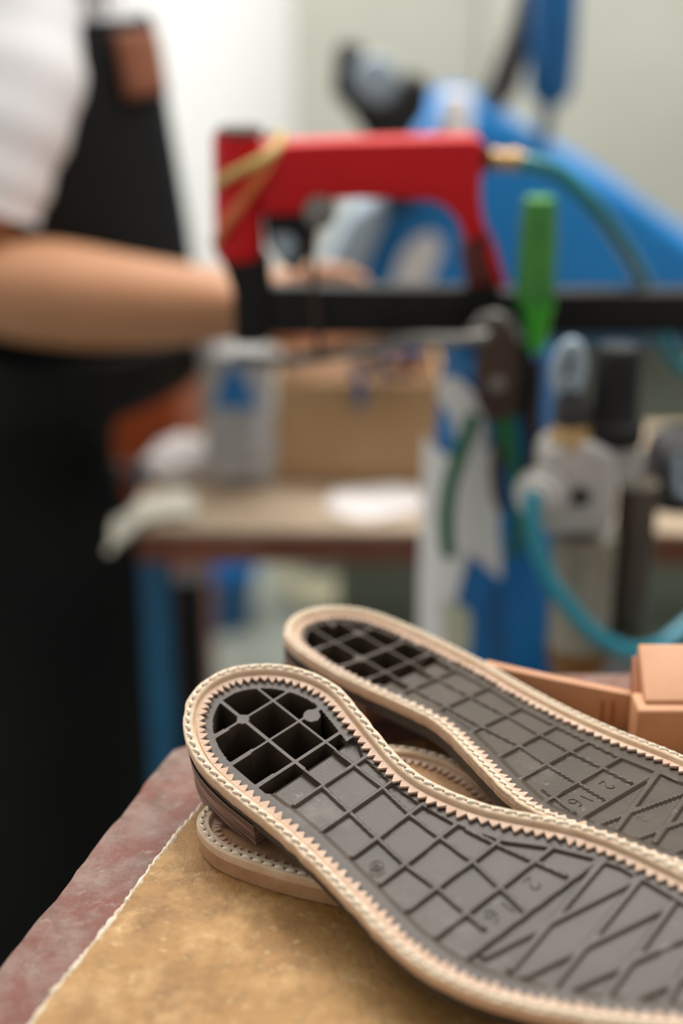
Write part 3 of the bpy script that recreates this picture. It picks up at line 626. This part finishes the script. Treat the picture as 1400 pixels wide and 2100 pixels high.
def blob(name, mm, cen, rad, amp, lab, cat, seed):
    bm = bmesh.new(); bmesh.ops.create_icosphere(bm, subdivisions=4, radius=1); r = np.random.default_rng(seed); dirs = r.normal(size=(14, 3)); ph = r.uniform(0, 6, 14)
    for v in bm.verts:
        s = 1+amp*sum(math.sin(3.2*np.dot(dirs[k], v.co)+ph[k]) for k in range(14))/4
        v.co = Vector((v.co.x*rad[0]*s, v.co.y*rad[1]*s, v.co.z*rad[2]*s)) + cen
    me = bpy.data.meshes.new(name); bm.to_mesh(me); bm.free(); o = bpy.data.objects.new(name, me); C.objects.link(o); me.materials.append(M[mm]); me.polygons.foreach_set('use_smooth', [True]*len(me.polygons))
    return tag(o, lab, cat)
pc = W(358, 965, YT+.12)
blob('crumpled_paper', 'paper', Vector((pc.x, pc.y, TT+.019)), (.026, .024, .020), .22, 'crumpled white paper on the left end of the table', 'paper', 2)
# cardboard box
YX = G(700, 992, TT).y
bx = thing('cardboard_box', 'open brown cardboard box standing on the table', 'box', (W(710, 990, YX).x, YX+.07, TT))
x0, x1 = W(566, 900, YX).x, W(905, 900, YX).x; zt = W(700, 782, YX).z
m = MB(); m.box((x0, YX, TT+.0005), (x1, YX+.003, zt)); m.box((x0, YX+.16, TT+.0005), (x1, YX+.163, zt+.004)); m.box((x0, YX+.003, TT+.0005), (x0+.003, YX+.16, zt+.002)); m.box((x1-.003, YX+.003, TT+.0005), (x1, YX+.16, zt+.002)); m.box((x0, YX, TT), (x1, YX+.16, TT+.003)); m.build('walls', 'card', bx)
m = MB(); m.prism([(x0, YX+.163, zt+.003), (x1, YX+.163, zt+.003), (x1, YX+.20, zt+.03), (x0, YX+.20, zt+.03)], (0, .002, .001)); m.build('flap', 'cardin', bx)
m = MB(); m.prism([(x0+.004, YX+.004, zt-.02), (x1-.004, YX+.004, zt-.02), (x1-.004, YX+.158, zt-.012), (x0+.004, YX+.158, zt-.012)], (0, 0, -.01)); tag(m.build('leather_scraps', 'cardin'), 'dark brown leather scraps filling the open cardboard box', 'leather scraps')
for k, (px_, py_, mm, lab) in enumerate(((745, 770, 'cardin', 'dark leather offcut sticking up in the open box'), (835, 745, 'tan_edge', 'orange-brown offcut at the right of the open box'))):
    q = W(px_, py_, YX+.08); m = MB(); m.prism([(q.x-.018, q.y, q.z-.02), (q.x+.018, q.y+.01, q.z-.02), (q.x+.014, q.y+.014, q.z+.012), (q.x-.01, q.y+.006, q.z+.008)], (0, .004, 0)); tag(m.build('leather_offcut', mm, None, bevel=.001), lab, 'leather')
# clamp hooked on the box wall
kc = thing('spring_clamp', 'small dark blue clamp hanging over the front wall of the cardboard box', 'clamp', tuple(W(755, 790, YX-.004)))
m = MB(); m.tube(crv([W(*p, YX-.006) for p in ((728, 742), (735, 775), (738, 810), (737, 832))], 12), .0042, 10); m.build('handle', 'bluedark', kc)
m = MB(); m.tube(crv([W(*p, YX-.006) for p in ((728, 745), (770, 738), (800, 760), (838, 762), (842, 735))], 16), .0046, 10); m.build('jaw', 'blackmat', kc)
# blue strip above
m = MB(); m.tube([W(775, 712, YX+.02), W(870, 712, YX+.02)], .007, 12); m.tube([W(782, 712, YX+.02), W(782, 800, YX+.02)], .004, 8); tag(m.build('angle_gauge', 'bluecan'), 'blue right-angled plastic gauge lying across the top of the open box', 'gauge')
# plastic bag with print
YG = YX-.02
bg = thing('plastic_bag', 'grey plastic bag with a blue print standing left of the cardboard box', 'bag', (W(480, 980, YG).x, YG+.02, TT))
rows = [(985, 425, 562), (940, 418, 566), (880, 415, 562), (820, 412, 556), (770, 405, 558), (730, 402, 556), (705, 400, 540), (690, 405, 520)]
V = []; F = []; seg = 28
for y, xa, xb in rows:
    a, b = W(xa, y, YG), W(xb, y, YG); c0 = (a+b)/2; rx = (b.x-a.x)/2; ry = .022 if y > 720 else .008
    for k in range(seg):
        an = 2*PI*k/seg; s = 1+.05*math.sin(5*an+y*.05); V.append((c0.x+rx*s*math.cos(an), YG+.022+ry*s*math.sin(an), max(c0.z, TT+.0005)))
for i in range(len(rows)-1):
    for k in range(seg): F.append((i*seg+k, i*seg+(k+1) % seg, (i+1)*seg+(k+1) % seg, (i+1)*seg+k))
F += [tuple(range(seg)), tuple((len(rows)-1)*seg+k for k in range(seg))]
m = MB(); m.add(V, F); m.build('bag_body', 'bag', bg)
m = MB(); m.prism(PYs([(438, 836), (462, 764), (480, 744), (505, 786), (530, 838)], YG-.0035), (0, .003, 0)); m.build('printed_mark', 'bagblue', bg)

# chest behind the table, things under it
ch = thing('wooden_chest', 'orange-brown wooden chest of drawers behind the left end of the table', 'chest', (W(300, 900, 1.75).x, 1.9, 0))
m = MB(); m.box((W(110, 900, 1.75).x, 1.75, 0), (W(372, 900, 1.75).x, 2.1, W(300, 800, 1.75).z)); m.build('body', 'chest', ch, bevel=.004)
for z in (.25, .5):
    m = MB(); m.box((W(125, 900, 1.75).x, 1.735, z), (W(362, 900, 1.75).x, 1.75, z+.22)); d = m.build('drawer', 'chest', ch, bevel=.004)
    m = MB(); m.lathe((W(260, 900, 1.75).x, 1.735, z+.11), (0, -1, 0), [(0, .008), (.01, .006), (.015, .014), (.022, .01)], 16); k = m.build('knob', 'rust'); k.parent = d; k.matrix_parent_inverse = Matrix.Identity(4)
q = G(452, 1275, 0)
m = MB(); m.lathe(q, (0, 0, 1), [(0, .055), (.005, .06), (.12, .075), (.125, .08), (.128, .078), (.12, .072), (.01, .055)], 28); tag(m.build('bucket', 'bluedark'), 'small blue bucket on the floor under the table', 'bucket')
q = G(655, 1255, 0); m = MB()
for k in range(5):
    r = .09-.005*abs(k-2); m.tube([q+Vector((r*math.cos(a*PI/16)+random.uniform(-.002, .002), r*.45*math.sin(a*PI/16), .11+r*math.sin(a*PI/16)*.9+k*.003)) + Vector((0, k*.014, 0)) for a in range(32)], .009, 8, closed=True)
tag(m.build('cord_coil', 'coil'), 'cream coil of cord on the floor under the table', 'coil')
m = MB(); xx = W(388, 1300, 1.5).x; m.box((xx-.018, 1.5, 0), (xx+.018, 1.54, W(388, 1190, 1.5).z)); m.box((xx-.1, 1.46, 0), (xx+.1, 1.58, .02)); tag(m.build('black_stand', 'blackmat', None, bevel=.003), 'black upright stand behind the blue table leg', 'stand')

# ================================================================== BLUE MACHINE
YM = 1.62
mc = thing('leather_press', 'large blue press machine on a grey-green base, behind the tools', 'machine', (W(1100, 600, YM).x, YM+.15, 0))
body([(715, 640), (735, 585), (790, 440), (862, 300), (892, 245), (935, 222), (990, 222), (1060, 262), (1150, 325), (1250, 380), (1330, 430), (1420, 500), (1560, 590), (1560, 700), (715, 700)], YM, .26, 'body', 'blue', .02, mc, 5)
body([(700, 690), (1600, 690), (1620, 1250), (690, 1250)], YM+.03, .24, 'base', 'greygreen', .01, mc)
m = MB(); q0 = W(700, 690, YM+.03); m.box((W(690, 1250, YM+.05).x, YM+.05, 0), (W(1600, 1250, YM+.05).x, YM+.25, W(700, 1240, YM+.05).z)); m.build('plinth', 'greygreen', mc)
body([(780, 640), (800, 590), (822, 520), (850, 488), (885, 475), (905, 490), (902, 530), (880, 575), (868, 640)], YM-.002, .003, 'printed_mark', 'white', .0, mc)['label'] = 'white sweeping mark'
body([(620, 640), (665, 540), (720, 440), (775, 410), (800, 425), (745, 560), (712, 640)], YM-.03, .10, 'side_cover', 'lgrey', .01, mc)['label'] = 'pale blue-grey side cover'
m = MB(); VL(m, 932, [(330, 34), (300, 36), (215, 34), (190, 28)], YM-.03); m.build('oil_cup', 'white', mc)['label'] = 'pale grey cup'
body([(692, 88), (748, 96), (742, 165), (766, 214), (802, 206), (832, 150), (885, 168), (878, 235), (845, 275), (835, 340), (860, 430), (800, 430), (748, 340), (752, 285), (728, 248), (680, 190)], YM-.04, .06, 'clamp_arm', 'blackmat', .008, mc)
m = MB(); m.lathe(W(768, 160, YM-.05), (0, -1, 0), [(0, .022), (.01, .024), (.016, .022), (.018, .012)], 28); m.build('knob', 'lgrey', mc)
body([(1085, -80), (1130, -80), (1118, 20), (1060, 190), (1020, 240), (985, 225), (1000, 190), (1050, 60)], YM+.02, .05, 'lift_arm', 'grey', .006, mc)
m = MB(); m.tube([W(1140, -120, YM), W(1138, -40, YM), W(1132, 100, YM), W(1128, 190, YM), W(1126, 215, YM)], [.022, .026, .026, .024, .012], 24); m.build('air_cylinder', 'bluedark', mc)
m = MB(); m.tube([W(1126, 210, YM+.02), W(1110, 300, YM+.05)], .008, 12); m.build('piston_rod', 'steel', mc)
cb = thing('metal_cabinet', 'tall pale grey metal cabinet against the white wall', 'cabinet', (W(1100, 600, 2.7).x, 2.9, 0))
x0, x1 = W(600, 100, 2.7).x, 1.3
m = MB(); m.box((x0, 2.7, 0), (x1, 3.2, 2.1)); m.build('body', 'cabinet', cb, bevel=.01)
xm = W(985, 100, 2.7).x
for a, b in ((x0+.01, xm-.004), (xm+.004, x1-.01)):
    m = MB(); m.box((a, 2.685, .08), (b, 2.7, 2.06)); d = m.build('door', 'cabinet', cb, bevel=.004)

# ================================================================== WORKER
wk = thing('person', 'person in a white T-shirt and long black apron, forearm reaching towards the stapler', 'person', (-.42, 1.32, 0))
def skin(name, mm, nodes, edges, parent, sub=2):
    me = bpy.data.meshes.new(name); keys = list(nodes); ix = {k: i for i, k in enumerate(keys)}
    me.from_pydata([tuple(nodes[k][0]) for k in keys], [(ix[a], ix[b]) for a, b in edges], [])
    o = bpy.data.objects.new(name, me); C.objects.link(o); me.materials.append(M[mm])
    md = o.modifiers.new('skin', 'SKIN'); md.use_smooth_shade = True
    for i, k in enumerate(keys):
        r = nodes[k][1]; r = r if hasattr(r, '__len__') else (r, r)
        me.skin_vertices[0].data[i].radius = r; me.skin_vertices[0].data[i].use_root = (i == 0)
    s = o.modifiers.new('sub', 'SUBSURF'); s.levels = sub; s.render_levels = sub
    if parent: o.parent = parent; o.matrix_parent_inverse = Matrix.Translation(parent.location).inverted()
    return o
HX, HY = -.30, 1.37
el = P(-95, 600, 1.23); f1 = P(40, 592, 1.2); f2 = P(180, 612, 1.18); f3 = P(330, 625, 1.165); wr = P(455, 622, 1.15)
pm = P(520, 608, 1.15); pk = P(585, 590, 1.15)
sh = Vector((HX+.01, HY-.10, 1.37)); um = P(45, -110, 1.24); ua = P(26, 170, 1.21)
N_ = {'pelvis': ((HX, HY, .90), (.10, .09)), 'waist': ((HX+.01, HY, 1.05), (.09, .085)), 'chest': ((HX, HY, 1.24), (.10, .09)), 'top': ((HX-.005, HY, 1.38), (.07, .06)), 'neck': ((HX, HY, 1.46), .048), 'jaw': ((HX+.025, HY, 1.52), (.055, .062)), 'head': ((HX+.03, HY, 1.60), (.078, .09)), 'crown': ((HX+.015, HY, 1.66), (.065, .075)),
      'sh': (sh, .036), 'um': (um, .042), 'ua': (ua, .043), 'el': (el, .043), 'f1': (f1, .049), 'f2': (f2, .046), 'f3': (f3, .038), 'wr': (wr, (.031, .030)), 'pm': (pm, (.030, .022)), 'pk': (pk, (.030, .016)),
      'shl': (Vector((HX+.005, HY+.13, 1.39)), .048), 'ell': (Vector((HX-.02, HY+.17, 1.10)), .042), 'fl': (P(330, 640, 1.40), .034), 'wl': (P(520, 640, 1.33), .028), 'pl': (P(600, 650, 1.30), (.024, .03))}
E_ = [('pelvis', 'waist'), ('waist', 'chest'), ('chest', 'top'), ('top', 'neck'), ('neck', 'jaw'), ('jaw', 'head'), ('head', 'crown'), ('top', 'sh'), ('sh', 'um'), ('um', 'ua'), ('ua', 'el'), ('el', 'f1'), ('f1', 'f2'), ('f2', 'f3'), ('f3', 'wr'), ('wr', 'pm'), ('pm', 'pk'), ('top', 'shl'), ('shl', 'ell'), ('ell', 'fl'), ('fl', 'wl'), ('wl', 'pl')]
fing = [((600, 572), (650, 558), (700, 562), (738, 575)), ((605, 582), (660, 570), (712, 574), (758, 584)), ((605, 592), (660, 586), (708, 590), (748, 598)), ((600, 602), (648, 600), (690, 606), (722, 612))]
for i, fg in enumerate(fing):
    prev = 'pk'
    for j, (x, y) in enumerate(fg):
        k = 'g%d%d' % (i, j); N_[k] = (P(x, y, 1.135+.012*i), .0098-.001*j-(.001 if i == 3 else 0)); E_.append((prev, k)); prev = k
prev = 'pm'
for j, (x, y) in enumerate(((550, 640), (590, 655), (630, 655))):
    k = 't%d' % j; N_[k] = (P(x, y, 1.12), .0125-.0015*j); E_.append((prev, k)); prev = k
for i in range(4):
    prev = 'pl'
    for j in range(3):
        k = 'h%d%d' % (i, j); N_[k] = (P(625+32*j, 640+12*i+3*j, 1.30+.004*j), .0092-.001*j); E_.append((prev, k)); prev = k
N_['hl'] = (P(610, 690, 1.29), .012); E_.append(('pl', 'hl')); N_['hl2'] = (P(650, 692, 1.28), .010); E_.append(('hl', 'hl2'))
skin('body', 'skin', N_, E_, wk)
# head details, out of the picture's frame
m = MB(); m.lathe((HX+.112, HY, 1.548), (-.15, 0, 1), [(0, .007), (.006, .013), (.014, .013), (.03, .008), (.045, .005)], 16); m.build('nose', 'skin', wk)
for s_ in (-1, 1):
    m = MB(); m.lathe((HX+.015, HY+s_*.082, 1.575), (0, s_, 0), [(0, .018), (.006, .022), (.01, .018), (.008, .012)], 16); m.build('ear', 'skin', wk)
    m = MB(); m.lathe((HX+.102, HY+s_*.03, 1.597), (1, 0, 0), [(0, .009), (.004, .007), (.006, .003)], 12); m.build('eye', 'blackmat', wk)
m = MB(); m.tube([(HX+.098, HY-.022, 1.527), (HX+.106, HY, 1.525), (HX+.098, HY+.022, 1.527)], .004, 8); m.build('mouth', 'patch', wk)
bm = bmesh.new(); bmesh.ops.create_uvsphere(bm, u_segments=32, v_segments=20, radius=1)
bmesh.ops.delete(bm, geom=[v for v in bm.verts if v.co.z < -.05+.55*max(0, v.co.x)], context='VERTS')
for v in bm.verts: v.co = Vector((HX+.010+v.co.x*.098, HY+v.co.y*.092, 1.605+v.co.z*.12))
me = bpy.data.meshes.new('hair'); bm.to_mesh(me); bm.free(); o = bpy.data.objects.new('hair', me); C.objects.link(o); me.materials.append(M['hair']); me.polygons.foreach_set('use_smooth', [True]*len(me.polygons)); o.parent = wk; o.matrix_parent_inverse = Matrix.Translation(wk.location).inverted(); o.modifiers.new('s', 'SOLIDIFY').thickness = .008
# shirt trunk and sleeves
def loft(sections, name, mm, parent, a0=0, a1=2*PI, seg=48, wob=0, thick=0):
    V = []; F = []; full = abs(a1-a0-2*PI) < 1e-6; K = seg if full else seg+1
    for (cx_, cy_, z, rx, ry, *rng_) in sections:
        b0, b1 = (rng_[0], rng_[1]) if rng_ else (a0, a1)
        for k in range(K):
            an = b0+(b1-b0)*k/seg; s = 1+wob*math.sin(7*an+z*9)*.5+wob*math.sin(3*an-z*14)*.5
            V.append((cx_+rx*s*math.cos(an), cy_+ry*s*math.sin(an), z))
    n = len(sections)
    for i in range(n-1):
        for k in range(seg): F.append((i*K+k, i*K+(k+1) % K, (i+1)*K+(k+1) % K, (i+1)*K+k))
    m = MB(); m.add(V, F); o = m.build(name, mm, parent)
    if thick: s = o.modifiers.new('s', 'SOLIDIFY'); s.thickness = thick
    s = o.modifiers.new('b', 'SUBSURF'); s.levels = 1; s.render_levels = 1
    return o
YW = 1.33
def edgeX(px, py): return W(px, py, YW).x
def zz(py): return W(200, py, YW).z
secs = []
for py, xr, half in ((-330, 215, 215), (-200, 265, 265), (-60, 285, 275), (30, 303, 278), (120, 322, 280), (220, 338, 285), (330, 358, 290), (430, 374, 292), (520, 388, 295), (620, 396, 300), (720, 400, 300)):
    r = half*pxm(py, YW); secs.append((edgeX(xr, py)-r, YW+.03, zz(py), r, .115))
top_ = [(HX+.01, HY, 1.455, .052, .055), (HX+.008, HY, 1.44, .07, .085), (HX+.005, HY, 1.41, .09, .135), (HX+.003, HY, 1.37, .105, .145)]
loft((top_+[(a, b, c_, r-.012, ry-.006) for a, b, c_, r, ry in secs if c_ < 1.34])[::-1], 'shirt', 'tshirt', wk, wob=.01, thick=.002)
loft([(a, b, c_, r, ry+.004) for a, b, c_, r, ry in secs if c_ < zz(8)][::-1], 'apron', 'apron', wk, a0=-PI*.86, a1=PI*.5, wob=.012, thick=.003)['label'] = 'black apron bib'
# neck strap and patch
m = MB(); q1 = W(150, -10, YW-.09); m.tube([Vector((secs[3][0]+.09, YW-.05, zz(20))), Vector((HX+.085, HY-.09, 1.36)), Vector((HX+.03, HY-.075, 1.455)), Vector((HX-.04, HY-.03, 1.475))], .008, 10, sx=.3); m.build('apron_strap', 'apron', wk)
V = []; F = []
for j in range(9):
    py = 66+j*17
    for i in range(9):
        px_ = 222+i*12+(py-66)*.18
        k = np.interp(py, [30, 120, 220, 330], [3, 4, 5, 6]); a = np.interp(py, [30, 120, 220, 330], [secs[3][0], secs[4][0], secs[5][0], secs[6][0]]); r = np.interp(py, [30, 120, 220, 330], [secs[3][3], secs[4][3], secs[5][3], secs[6][3]])
        x = W(px_, py, YW-.06).x; cs = max(-1, min(.985, (x-a)/r)); V.append((a+(r+.004)*cs, YW+.03-(.125)*math.sqrt(1-cs*cs), W(px_, py, YW-.05).z))
for j in range(8):
    for i in range(8): F.append((j*9+i, j*9+i+1, (j+1)*9+i+1, (j+1)*9+i))
m = MB(); m.add(V, F); o = m.build('apron_patch', 'patch', wk); o['label'] = 'brown leather patch'; o.modifiers.new('s', 'SOLIDIFY').thickness = .003
# near sleeve
def tubeloft(pts, rads, name, mm, par, sx=1.0, thick=.002):
    m = MB(); c_ = crv(pts, 30); rr = np.interp(np.linspace(0, 1, len(c_)), np.linspace(0, 1, len(rads)), rads)
    m.tube(c_, [r*(1+.03*math.sin(i*1.7)) for i, r in enumerate(rr)], 32, sx=sx); o = m.build(name, mm, par, auto=80); return o
tubeloft([sh+Vector((0, .01, .02)), (sh+P(45, -120, 1.24))/2+Vector((0, -.015, 0)), P(45, -120, 1.24), P(36, 40, 1.22), P(26, 170, 1.21), P(-18, 310, 1.21), P(-50, 425, 1.215)], [.055, .066, .066, .060, .060, .057, .054], 'sleeve', 'tshirt', wk)
tubeloft([Vector((HX+.005, HY+.12, 1.41)), Vector((HX+.0, HY+.15, 1.32)), Vector((HX-.01, HY+.165, 1.2))], [.055, .064, .06, .058], 'sleeve', 'tshirt', wk)
# shirt side hanging between arm and apron
# apron skirt and trousers
sk = []
for py, xr, xlft, ry in ((700, 402, -170, .13), (770, 400, -190, .13), (822, 392, -200, .13), (850, 300, -210, .12), (880, 212, -220, .12), (960, 200, -235, .12), (1040, 216, -250, .12), (1120, 250, -260, .125), (1220, 285, -270, .13), (1350, 300, -280, .13), (1550, 306, -290, .13), (1800, 300, -290, .13), (2000, 300, -290, .13)):
    Yk = 1.27; a = W(xr, py, Yk).x; b = max(W(xlft, py, Yk).x, -.47); sk.append(((a+b)/2, Yk+.06, W(0, py, Yk).z, (a-b)/2, ry))
loft(sk[::-1], 'apron_skirt', 'apron', wk, wob=.035, thick=.003)['label'] = 'long black apron skirt'
zb = sk[-1][2]
for s in (-1, 1):
    cx_ = sk[-1][0]+.045*s
    loft([(cx_, 1.33+.05*s, z, .065, .065) for z in (.07, .2, .4, .7)], 'trouser_leg', 'trouser', wk, wob=.02)
    m = MB(); m.prism([(cx_-.07, 1.33+.05*s-.045, 0), (cx_+.15, 1.33+.05*s-.04, 0), (cx_+.18, 1.33+.05*s, 0), (cx_+.15, 1.33+.05*s+.04, 0), (cx_-.07, 1.33+.05*s+.045, 0)], (0, 0, .075)); m.build('shoe', 'blackmat', wk, bevel=.02, seg=4)
# leather piece in the hand
m = MB(); m.prism([P(492, 640, 1.145), P(770, 655, 1.135), P(785, 690, 1.13), P(640, 708, 1.13), P(490, 702, 1.14)], (0, .012, .003)); tag(m.build('leather_piece', 'tan_edge', None, bevel=.002), 'orange-brown leather piece held in the hand below the rail', 'leather')
